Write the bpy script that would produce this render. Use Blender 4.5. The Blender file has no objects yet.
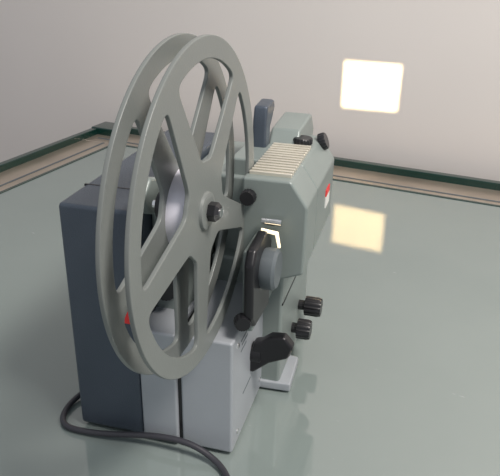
import bpy, bmesh, math, random
from mathutils import Vector, Matrix, Euler
random.seed(3)
sc = bpy.context.scene
try:
    sc.view_settings.view_transform = 'Standard'
except Exception:
    pass

# ---------------------------------------------------------------- materials
def mat(name, col, rough=0.5, metal=0.0, bump=0.0, bscale=300.0, var=0.06, vscale=12.0, coat=0.0, spec=0.5, coat_r=0.05):
    m = bpy.data.materials.new(name); m.use_nodes = True
    nt = m.node_tree; b = nt.nodes['Principled BSDF']
    b.inputs['Roughness'].default_value = rough
    b.inputs['Metallic'].default_value = metal
    b.inputs['Specular IOR Level'].default_value = spec
    b.inputs['Coat Weight'].default_value = coat
    b.inputs['Coat Roughness'].default_value = coat_r
    tc = nt.nodes.new('ShaderNodeTexCoord')
    n = nt.nodes.new('ShaderNodeTexNoise'); n.inputs['Scale'].default_value = vscale; n.inputs['Detail'].default_value = 4
    nt.links.new(tc.outputs['Object'], n.inputs['Vector'])
    r = nt.nodes.new('ShaderNodeValToRGB')
    r.color_ramp.elements[0].position = 0.3; r.color_ramp.elements[1].position = 0.7
    r.color_ramp.elements[0].color = (*[max(0, c*(1-var)) for c in col], 1)
    r.color_ramp.elements[1].color = (*[min(1, c*(1+var)) for c in col], 1)
    nt.links.new(n.outputs['Fac'], r.inputs['Fac'])
    nt.links.new(r.outputs['Color'], b.inputs['Base Color'])
    if bump > 0:
        n2 = nt.nodes.new('ShaderNodeTexNoise'); n2.inputs['Scale'].default_value = bscale; n2.inputs['Detail'].default_value = 2
        nt.links.new(tc.outputs['Object'], n2.inputs['Vector'])
        bp = nt.nodes.new('ShaderNodeBump'); bp.inputs['Strength'].default_value = bump; bp.inputs['Distance'].default_value = 0.001
        nt.links.new(n2.outputs['Fac'], bp.inputs['Height'])
        nt.links.new(bp.outputs['Normal'], b.inputs['Normal'])
    return m

M_navy  = mat('navy_wrinkle_paint', (0.070,0.088,0.113), 0.33, 0.3, 0.5, 900)
M_green = mat('grey_green_paint', (0.225,0.262,0.248), 0.36, 0.1, 0.15, 900)
M_grey  = mat('light_grey_paint', (0.35,0.375,0.40), 0.42, 0.1, 0.12, 900)
M_dgrey = mat('dark_grey_paint', (0.12,0.14,0.15), 0.45, 0.2)
M_reel  = mat('reel_grey_plastic', (0.175,0.190,0.180), 0.36, 0.0, 0.1, 500, 0.05)
M_black = mat('black_plastic', (0.010,0.010,0.012), 0.33, 0.0)
M_chrome= mat('chrome', (0.8,0.8,0.8), 0.18, 1.0)
M_white = mat('white_core', (0.74,0.73,0.80), 0.35, 0.0)
M_red   = mat('red_label', (0.75,0.03,0.03), 0.4)
M_cream = mat('label_white', (0.8,0.8,0.76), 0.4)
M_slat  = mat('vent_slat_metal', (0.70,0.66,0.56), 0.3, 0.5)
M_cord  = mat('cord_rubber', (0.035,0.035,0.042), 0.42)
M_wall  = mat('wall_paint', (0.68,0.640,0.605), 0.75, 0, 0.15, 60, 0.02, 2.0)
M_floor = mat('floor_tile', (0.22,0.19,0.17), 0.5)
M_rim   = mat('rim_green_glass', (0.005,0.032,0.025), 0.15, 0.0, coat=0.4)
M_frame = mat('frame_aluminium', (0.52,0.44,0.36), 0.28, 0.7, 0, 10, 0.15, 9)
M_case  = mat('case_panel', (0.25,0.22,0.2), 0.5)

M_glow = bpy.data.materials.new('leak_glint_glow'); M_glow.use_nodes=True  # emission standing in for warm lamp light glinting at the knob bracket
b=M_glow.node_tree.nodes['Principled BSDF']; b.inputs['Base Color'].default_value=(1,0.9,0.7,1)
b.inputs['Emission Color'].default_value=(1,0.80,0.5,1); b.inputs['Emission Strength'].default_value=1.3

# glass table surface: back-painted glass, clear glossy top, faint smears
M_glass = bpy.data.materials.new('back_painted_glass'); M_glass.use_nodes = True
nt = M_glass.node_tree; b = nt.nodes['Principled BSDF']
tc = nt.nodes.new('ShaderNodeTexCoord')
n = nt.nodes.new('ShaderNodeTexNoise'); n.inputs['Scale'].default_value = 2.2; n.inputs['Detail'].default_value = 5
nt.links.new(tc.outputs['Object'], n.inputs['Vector'])
r = nt.nodes.new('ShaderNodeValToRGB')
r.color_ramp.elements[0].position=0.3; r.color_ramp.elements[1].position=0.75
r.color_ramp.elements[0].color=(0.200,0.243,0.230,1); r.color_ramp.elements[1].color=(0.240,0.282,0.266,1)
nt.links.new(n.outputs['Fac'], r.inputs['Fac'])
# tiny dust specks / scratches lying on the glass
v = nt.nodes.new('ShaderNodeTexNoise'); v.inputs['Scale'].default_value=70; v.inputs['Detail'].default_value=3
mp2 = nt.nodes.new('ShaderNodeMapping'); mp2.inputs['Scale'].default_value=(0.35,1.6,1); mp2.inputs['Rotation'].default_value=(0,0,-0.5)
nt.links.new(tc.outputs['Object'], mp2.inputs['Vector']); nt.links.new(mp2.outputs['Vector'], v.inputs['Vector'])
mr2 = nt.nodes.new('ShaderNodeMapRange'); mr2.inputs['From Min'].default_value=0.74; mr2.inputs['From Max'].default_value=0.80; mr2.inputs['To Max'].default_value=0.6
nt.links.new(v.outputs['Fac'], mr2.inputs['Value'])
mx = nt.nodes.new('ShaderNodeMixRGB'); mx.inputs['Color2'].default_value=(0.6,0.62,0.6,1)
nt.links.new(mr2.outputs['Result'], mx.inputs['Fac']); nt.links.new(r.outputs['Color'], mx.inputs['Color1'])
nt.links.new(mx.outputs['Color'], b.inputs['Base Color'])
n3 = nt.nodes.new('ShaderNodeTexNoise'); n3.inputs['Scale'].default_value = 9; n3.inputs['Detail'].default_value = 6
mp = nt.nodes.new('ShaderNodeMapping'); mp.inputs['Scale'].default_value=(1,2.5,1); mp.inputs['Rotation'].default_value=(0,0,0.6)
nt.links.new(tc.outputs['Object'], mp.inputs['Vector']); nt.links.new(mp.outputs['Vector'], n3.inputs['Vector'])
mr = nt.nodes.new('ShaderNodeMapRange'); mr.inputs['From Min'].default_value=0.45; mr.inputs['From Max'].default_value=0.75
mr.inputs['To Min'].default_value=0.03; mr.inputs['To Max'].default_value=0.09
nt.links.new(n3.outputs['Fac'], mr.inputs['Value']); nt.links.new(mr.outputs['Result'], b.inputs['Roughness'])
b.inputs['IOR'].default_value=1.95

# ---------------------------------------------------------------- helpers
def finish(me, name, material, parent=None, bevel=0.0, smooth=False, segs=2):
    ob = bpy.data.objects.new(name, me); sc.collection.objects.link(ob)
    me.materials.append(material)
    if smooth:
        for p in me.polygons: p.use_smooth = True
    if bevel > 0:
        bv = ob.modifiers.new('bevel','BEVEL'); bv.width=bevel; bv.segments=segs; bv.limit_method='ANGLE'; bv.angle_limit=math.radians(35)
        for p in me.polygons: p.use_smooth = True
        wn = ob.modifiers.new('wn','WEIGHTED_NORMAL'); wn.keep_sharp=True
    if parent: ob.parent = parent
    return ob

def box(name, x0,x1,y0,y1,z0,z1, material, parent=None, bevel=0.002):
    bm = bmesh.new()
    vs = [bm.verts.new((x,y,z)) for x in (x0,x1) for y in (y0,y1) for z in (z0,z1)]
    for f in ((0,1,3,2),(4,6,7,5),(0,4,5,1),(2,3,7,6),(0,2,6,4),(1,5,7,3)):
        bm.faces.new([vs[i] for i in f])
    bmesh.ops.recalc_face_normals(bm, faces=bm.faces)
    me = bpy.data.meshes.new(name); bm.to_mesh(me); bm.free()
    return finish(me, name, material, parent, bevel)

def prism(name, poly, axis, lo, hi, material, parent=None, bevel=0.002):
    """poly in the plane perpendicular to axis: axis 'x' -> (y,z); 'y' -> (x,z); 'z' -> (x,y)"""
    def P(p, h):
        if axis=='x': return (h,p[0],p[1])
        if axis=='y': return (p[0],h,p[1])
        return (p[0],p[1],h)
    bm = bmesh.new()
    A=[bm.verts.new(P(p,lo)) for p in poly]; B=[bm.verts.new(P(p,hi)) for p in poly]
    bm.faces.new(A); bm.faces.new(B[::-1]); k=len(poly)
    for i in range(k): bm.faces.new([A[i],A[(i+1)%k],B[(i+1)%k],B[i]])
    bmesh.ops.recalc_face_normals(bm, faces=bm.faces)
    me = bpy.data.meshes.new(name); bm.to_mesh(me); bm.free()
    return finish(me, name, material, parent, bevel)

def lathe(name, prof, center, direction, material, parent=None, seg=48, flutes=0, fl_amp=0.0):
    """prof: list of (r, h) along direction."""
    d = Vector(direction).normalized(); q = d.to_track_quat('Z','Y')
    bm = bmesh.new(); rings=[]
    for (r_,h) in prof:
        ring=[]
        for i in range(seg):
            t=2*math.pi*i/seg
            rr = r_*(1+fl_amp*math.cos(flutes*t))
            ring.append(bm.verts.new(Vector(center)+ q@Vector((rr*math.cos(t),rr*math.sin(t),h))))
        rings.append(ring)
    for a,b_ in zip(rings,rings[1:]):
        for i in range(seg): bm.faces.new([a[i],a[(i+1)%seg],b_[(i+1)%seg],b_[i]])
    bm.faces.new(rings[0][::-1]); bm.faces.new(rings[-1])
    bmesh.ops.recalc_face_normals(bm, faces=bm.faces)
    me = bpy.data.meshes.new(name); bm.to_mesh(me); bm.free()
    ob = finish(me, name, material, parent)
    for p in me.polygons: p.use_smooth = len(p.vertices)==4
    es = ob.modifiers.new('es','EDGE_SPLIT'); es.split_angle=math.radians(35)
    return ob

def knob(name, c, d, r_, h, material, parent, flutes=18, amp=0.03):
    return lathe(name, [(r_*0.5,-0.002),(r_*0.5,h*0.25),(r_,h*0.3),(r_,h*0.85),(r_*0.9,h),(r_*0.5,h*1.0)], c, d, material, parent, 72, flutes, amp)

def tube(name, pts, rad, material, parent=None, kind='NURBS'):
    cu = bpy.data.curves.new(name,'CURVE'); cu.dimensions='3D'; cu.bevel_depth=rad; cu.bevel_resolution=5; cu.use_fill_caps=True; cu.resolution_u=14
    sp = cu.splines.new(kind); sp.points.add(len(pts)-1)
    for p,co in zip(sp.points,pts): p.co=(*co,1)
    if kind=='NURBS': sp.order_u=4; sp.use_endpoint_u=True
    ob = bpy.data.objects.new(name,cu); sc.collection.objects.link(ob)
    dg=bpy.context.evaluated_depsgraph_get(); me=bpy.data.meshes.new_from_object(ob.evaluated_get(dg))
    bpy.data.objects.remove(ob); me.materials.clear()
    return finish(me,name,material,parent,smooth=True)

def empty(name, loc, rz=0):
    e=bpy.data.objects.new(name,None); sc.collection.objects.link(e); e.location=loc; e.rotation_euler=(0,0,math.radians(rz)); e.empty_display_size=0.05
    return e

# ---------------------------------------------------------------- room
WY=1.537
box('wall_back', -3.5,3.5, WY,WY+0.12, -0.85,2.3, M_wall, None, 0)
box('floor', -3.5,3.5,-3.0,WY+0.12,-0.95,-0.85, M_floor, None, 0)
box('baseboard_back', -3.5,3.5, WY-0.015,WY, -0.85,-0.75, M_case, None, 0.003)

# ---------------------------------------------------------------- display table
T = empty('glass_display_table',(0,0,0))
X0,X1,Y0,Y1=-1.12,1.25,-0.12,1.48
gx0,gx1,gy0,gy1=X0+0.105,X1-0.105,Y0+0.105,Y1-0.11
box('glass_top', gx0,gx1,gy0,gy1,-0.010,0.0, M_glass, T, 0.001)
box('frame_back', X0,X1,gy1+0.002,Y1,-0.045,-0.002, M_frame, T, 0.002)
box('frame_front', X0,X1,Y0,gy0-0.002,-0.045,-0.002, M_frame, T, 0.002)
box('frame_left', X0,gx0-0.002,gy0,gy1,-0.045,-0.002, M_frame, T, 0.002)
box('frame_right', gx1+0.002,X1,gy0,gy1,-0.045,-0.002, M_frame, T, 0.002)
box('groove_back', X0+0.03,X1-0.03,gy1+0.028,gy1+0.034,-0.003,-0.001, M_dgrey, T, 0)
box('groove_left', X0+0.068,X0+0.074,gy0,gy1,-0.003,-0.001, M_dgrey, T, 0)
box('inner_trim_back', gx0,gx1,gy1-0.004,gy1+0.004,-0.004,0.0015, M_rim, T, 0.0005)
box('inner_trim_left', gx0-0.004,gx0+0.004,gy0,gy1,-0.004,0.0015, M_rim, T, 0.0005)
box('rim_back', X0-0.012,X1+0.012,Y1-0.006,Y1+0.014,-0.05,0.014, M_rim, T, 0.002)
box('rim_left', X0-0.012,X0+0.006,Y0,Y1-0.006,-0.05,0.014, M_rim, T, 0.002)
box('rim_right', X1-0.006,X1+0.012,Y0,Y1-0.006,-0.05,0.014, M_rim, T, 0.002)
box('corner_bracket', X0-0.014,X0+0.06,Y1-0.05,Y1+0.016,-0.05,0.017, M_rim, T, 0.003)
box('case_body', X0+0.03,X1-0.03,Y0+0.03,Y1-0.03,-0.78,-0.046, M_case, T, 0.003)
box('plinth', X0+0.08,X1-0.08,Y0+0.08,Y1-0.08,-0.85,-0.78, M_black, T, 0.002)

# ---------------------------------------------------------------- projector
P = empty('film_projector',(-0.408,0.454,0),9.4)
box('navy_cover', 0,0.075,0,0.285,0.004,0.2665, M_navy, P, 0.004)
box('cover_seam', -0.0006,0.0755,0.055,0.057,0.004,0.2668, M_black, P, 0)
box('cover_red_label', 0.055,0.073,-0.0015,0.002,0.145,0.175, M_red, P, 0.0004)
for i,(fx,fy) in enumerate([(0.015,0.02),(0.16,0.02),(0.015,0.26),(0.18,0.26)]):
    lathe(f'rubber_foot_{i+1}', [(0.009,0),(0.010,0.005)], (fx,fy,0), (0,0,1), M_black, P, 24)
box('rear_panel_a', 0.0755,0.116,-0.002,0.12,0.004,0.141, M_grey, P, 0.003)
box('rear_panel_gap', 0.115,0.121,0.002,0.118,0.006,0.138, M_black, P, 0)
box('rear_panel_b', 0.1195,0.175,0.0,0.13,0.004,0.141, M_grey, P, 0.003)
# printed legend on the side of the mechanism box
for i,(z,y0,y1) in enumerate([(0.124,0.03,0.06),(0.118,0.034,0.055),(0.112,0.03,0.05),(0.124,0.095,0.112),(0.112,0.098,0.115),(0.052,0.04,0.07)]):
    box(f'legend_{i+1}', 0.1745,0.1753,y0,y1,z,z+0.0018, M_dgrey, P, 0)
for i,(y,z) in enumerate([(0.018,0.02),(0.112,0.02),(0.018,0.128)]):
    lathe(f'side_screw_{i+1}', [(0.003,0),(0.003,0.001),(0.002,0.0015)], (0.175,y,z),(1,0,0), M_chrome, P, 20)
box('mechanism_wall', 0.0755,0.110,0.045,0.285,0.13,0.258, M_green, P, 0.004)
box('upper_body', 0.110,0.175,0.140,0.285,0.10,0.262, M_green, P, 0.004)
box('lower_body', 0.112,0.197,0.122,0.285,0.004,0.172, M_green, P, 0.004)
box('body_seam', 0.12,0.1975,0.124,0.283,0.118,0.1205, M_black, P, 0)
prof=[(0.128,0.172),(0.205,0.172),(0.225,0.180),(0.226,0.255),(0.208,0.281),(0.128,0.281)]
prism('lamp_house', [(0.158 if p[0]<0.15 else p[0],p[1]) for p in prof], 'y', 0.0865,0.145, M_green, P, 0.003)
prism('lamp_house_front', prof, 'y', 0.1445,0.262, M_green, P, 0.003)
for i in range(13):
    y=0.098+i*0.0085
    box(f'vent_slat_{i+1}', 0.162,0.206,y,y+0.0045,0.279,0.2845, M_slat, P, 0.0008)
box('label_red', 0.2255,0.2268,0.205,0.230,0.224,0.232, M_red, P, 0)
box('label_white', 0.2255,0.2268,0.205,0.230,0.210,0.224, M_cream, P, 0)
knob('threading_knob', (0.166,0.088,0.262),(0,-1,0),0.008,0.012,M_black,P)
prism('foot_plate', [(0.17,0.118),(0.211,0.120),(0.209,0.180),(0.17,0.185)], 'z', 0.003,0.014, M_grey, P, 0.002)
knob('side_knob_1', (0.197,0.229,0.061),(1,0,0),0.0125,0.030,M_black,P)
knob('side_knob_2', (0.197,0.189,0.050),(1,0,0),0.0125,0.024,M_black,P)
# bracket with black/grey inching knob
box('knob_bracket', 0.174,0.186,0.034,0.125,0.135,0.225, M_green, P, 0.003)
prism('black_guard', [(0.010,0.165),(0.022,0.150),(0.078,0.145),(0.082,0.22),(0.06,0.238),(0.020,0.235),(0.010,0.222)], 'x', 0.182,0.192, M_black, P, 0.003)
lathe('inching_knob', [(0.020,0),(0.021,0.003),(0.021,0.012),(0.018,0.015),(0.008,0.015)], (0.192,0.048,0.203),(1,0,0), M_dgrey, P)
knob('gate_knob', (0.178,0.020,0.160),(0.4,-1,0), 0.008,0.014, M_black, P)
lathe('film_guide', [(0.004,0),(0.004,0.02)], (0.182,0.078,0.240),(1,0,0), M_chrome, P)
prism('leak_glint', [(0.184,0.236),(0.201,0.234),(0.204,0.218),(0.2015,0.218),(0.1985,0.2315),(0.184,0.2335)], 'y', 0.066,0.069, M_glow, P, 0)  # added glowing L-strip that imitates the leaked-light glint, not a real window
# black lever
lathe('lever_pivot', [(0.012,0),(0.012,0.012),(0.008,0.014)], (0.174,0.078,0.082),(1,0,0), M_black, P)
prism('lever_wing', [(0.170,0.062),(0.178,0.060),(0.196,0.076),(0.217,0.086),(0.222,0.100),(0.212,0.112),(0.196,0.110),(0.186,0.102),(0.178,0.100)], 'y', 0.068,0.082, M_black, P, 0.003)
knob('speed_knob', (0.094,0.046,0.172),(0,-1,0),0.013,0.018,M_black,P)
# far-end arm block, handle and focus knobs
prism('front_arm', [(0.19,0.262),(0.30,0.262),(0.312,0.276),(0.29,0.300),(0.22,0.297)], 'x', 0.155,0.190, M_green, P, 0.003)
prism('carry_handle', [(0.19,0.255),(0.205,0.255),(0.212,0.300),(0.232,0.318),(0.228,0.329),(0.195,0.327),(0.19,0.31)],'x', 0.140,0.156, M_navy, P, 0.003)
knob('focus_knob_1', (0.194,0.215,0.280),(0,0,1),0.011,0.010,M_black,P)
knob('focus_knob_2', (0.206,0.245,0.276),(1,0,0.4),0.010,0.012,M_black,P)
# reel arm and spindle
prism('reel_arm', [(0.12,0.24),(0.12,0.262),(-0.012,0.307),(-0.030,0.292),(-0.016,0.274),(0.09,0.235)], 'x', 0.090,0.104, M_green, P, 0.003)

# lens with film gate and lamp
Lw = Vector((-0.268,0.752,0.205))
tgt=[Vector((-0.459,WY,0.2345)),Vector((-0.326,WY,0.236)),Vector((-0.3266,WY,0.132)),Vector((-0.458,WY,0.1275))]
axis = (sum(tgt,Vector())/4-Lw).normalized()
Pm = Matrix.Translation((-0.408,0.454,0)) @ Matrix.Rotation(math.radians(9.4),4,'Z')
Pi = Pm.inverted()
def loc(v): return Pi@v
lc = loc(Lw); la=(Pi.to_3x3()@axis)
q=la.to_track_quat('Z','Y')
bm=bmesh.new(); seg=48; rings=[]
for (r_,h) in [(0.010,-0.020),(0.021,-0.020),(0.021,0.030),(0.0225,0.031),(0.0225,0.042),(0.020,0.042),(0.019,0.034),(0.010,-0.020)]:
    rings.append([bm.verts.new(lc+q@Vector((r_*math.cos(2*math.pi*i/seg),r_*math.sin(2*math.pi*i/seg),h))) for i in range(seg)])
for a_,b_ in zip(rings,rings[1:]):
    for i in range(seg): bm.faces.new([a_[i],a_[(i+1)%seg],b_[(i+1)%seg],b_[i]])
bmesh.ops.recalc_face_normals(bm,faces=bm.faces)
me=bpy.data.meshes.new('lens_barrel'); bm.to_mesh(me); bm.free(); finish(me,'lens_barrel',M_black,P,smooth=False)
k=0.04
inner=[loc(Lw+(t-Lw)*k) for t in tgt]
cen=sum(inner,Vector())/4
outer=[cen+(p-cen)*5.2 for p in inner]
bm=bmesh.new(); I=[bm.verts.new(p) for p in inner]; O=[bm.verts.new(p) for p in outer]
for i in range(4): bm.faces.new([I[i],I[(i+1)%4],O[(i+1)%4],O[i]])
me=bpy.data.meshes.new('film_gate'); bm.to_mesh(me); bm.free(); finish(me,'film_gate',M_black,P)
ld=bpy.data.lights.new('projector_lamp','SPOT'); ld.energy=150; ld.color=(1,0.77,0.40); ld.spot_size=math.radians(24); ld.spot_blend=0.0; ld.shadow_soft_size=0.00035
lo=bpy.data.objects.new('projector_lamp',ld); sc.collection.objects.link(lo); lo.parent=P
lo.location=lc; lo.rotation_mode='QUATERNION'; lo.rotation_quaternion=la.to_track_quat('-Z','Y')

# ---------------------------------------------------------------- film reel
RR=0.1430; GAP=0.021
R = empty('film_reel',(-0.2505,0.4560,0.2875),7.9)
def flange(name, x, rot):
    cu=bpy.data.curves.new(name,'CURVE'); cu.dimensions='2D'; cu.fill_mode='BOTH'; cu.extrude=0.0012; cu.bevel_depth=0.0007; cu.bevel_resolution=2
    def add(pts):
        sp=cu.splines.new('POLY'); sp.points.add(len(pts)-1); sp.use_cyclic_u=True
        for p,c in zip(sp.points,pts): p.co=(c[0],c[1],0,1)
    add([((RR-0.0008)*math.cos(2*math.pi*i/160),(RR-0.0008)*math.sin(2*math.pi*i/160)) for i in range(160)])
    Ro=RR*0.88; Ri=RR*0.30; wi=RR*0.11; wo=RR*0.07; N=5
    for s in range(N):
        a0=rot+2*math.pi*s/N; a1=a0+2*math.pi/N
        ii0=a0+math.asin(wi/Ri); ii1=a1-math.asin(wi/Ri); oo0=a0+math.asin(wo/Ro); oo1=a1-math.asin(wo/Ro)
        path=[]
        for j in range(60): t=oo0+(oo1-oo0)*j/60; path.append(Vector((Ro*math.cos(t),Ro*math.sin(t))))
        pa=Vector((Ro*math.cos(oo1),Ro*math.sin(oo1))); pb=Vector((Ri*math.cos(ii1),Ri*math.sin(ii1)))
        for j in range(36): path.append(pa.lerp(pb,j/36))
        for j in range(16): t=ii1+(ii0-ii1)*j/16; path.append(Vector((Ri*math.cos(t),Ri*math.sin(t))))
        pa=Vector((Ri*math.cos(ii0),Ri*math.sin(ii0))); pb=Vector((Ro*math.cos(oo0),Ro*math.sin(oo0)))
        for j in range(36): path.append(pa.lerp(pb,j/36))
        for _ in range(2):
            n_=len(path); w=3
            path=[sum((path[(i+o)%n_] for o in range(-w,w+1)),Vector((0,0)))/(2*w+1) for i in range(n_)]
        add(path)
    add([(0.0042*math.cos(2*math.pi*i/32),0.0042*math.sin(2*math.pi*i/32)) for i in range(32)])
    ob=bpy.data.objects.new(name,cu); sc.collection.objects.link(ob)
    dg=bpy.context.evaluated_depsgraph_get(); me=bpy.data.meshes.new_from_object(ob.evaluated_get(dg)); bpy.data.objects.remove(ob)
    me.materials.clear()
    M=Matrix(((0,0,1,x),(1,0,0,0),(0,1,0,0),(0,0,0,1)))
    me.transform(M)
    return finish(me,name,M_reel,R)
rot=math.radians(48)
flange('near_flange',0.0,rot)
flange('far_flange',-GAP,rot+math.radians(3))
lathe('reel_core',[(0.037,0),(0.037,GAP-0.003)],(-GAP+0.0015,0,0),(1,0,0),M_white,R,64)
lathe('hub_boss',[(0.017,0),(0.016,0.003),(0.012,0.004)],(0.0015,0,0),(1,0,0),M_reel,R,64)
lathe('spindle',[(0.0038,0),(0.0038,0.062)],(-0.046,0,0),(1,0,0),M_chrome,R,24)
lathe('spindle_nut',[(0.0085,0),(0.0085,0.008),(0.006,0.011)],(0.004,0,0),(1,0,0),M_black,R,6)
lathe('spindle_base',[(0.012,0),(0.012,0.010),(0.008,0.014)],(-GAP-0.019,0,0),(1,0,0),M_black,R,40)

# ---------------------------------------------------------------- power cord
cord=[(0.004,0.07,0.02),(-0.022,0.055,0.006),(-0.032,0.018,0.004),(-0.020,-0.010,0.004),(0.0,-0.0135,0.004),(0.040,-0.012,0.006),(0.085,-0.0085,0.015),(0.131,-0.010,0.019),(0.159,-0.013,0.006),(0.182,-0.030,0.0035),(0.200,-0.075,0.0035),(0.215,-0.16,0.0035),(0.19,-0.25,0.0035)]
C=tube('power_cord',cord,0.0033,M_cord,P)

# ---------------------------------------------------------------- lights
w=bpy.data.worlds.new('world'); sc.world=w; w.use_nodes=True
w.node_tree.nodes['Background'].inputs[0].default_value=(0.84,0.88,0.95,1)
w.node_tree.nodes['Background'].inputs[1].default_value=0.53
def area(name,locv,target,size,energy,col):
    l=bpy.data.lights.new(name,'AREA'); l.size=size; l.energy=energy; l.color=col
    o=bpy.data.objects.new(name,l); sc.collection.objects.link(o); o.location=locv
    o.rotation_euler=(Vector(target)-Vector(locv)).to_track_quat('-Z','Y').to_euler(); return o
area('ceiling_light',(0.75,0.25,1.75),(-0.15,1.3,0.35),0.5,44,(1,0.93,0.88))

# ---------------------------------------------------------------- camera
cd=bpy.data.cameras.new('camera'); cd.sensor_width=36; cd.sensor_fit='HORIZONTAL'; cd.lens=660/500*36; cd.clip_start=0.01
co=bpy.data.objects.new('camera',cd); sc.collection.objects.link(co)
m=Matrix.Translation((0,0,0.5))@Matrix.Rotation(math.radians(24.4),4,'Z')@Matrix.Rotation(math.radians(90-24.6),4,'X')@Matrix.Rotation(math.radians(1.03),4,'Z')
co.matrix_world=m
sc.camera=co
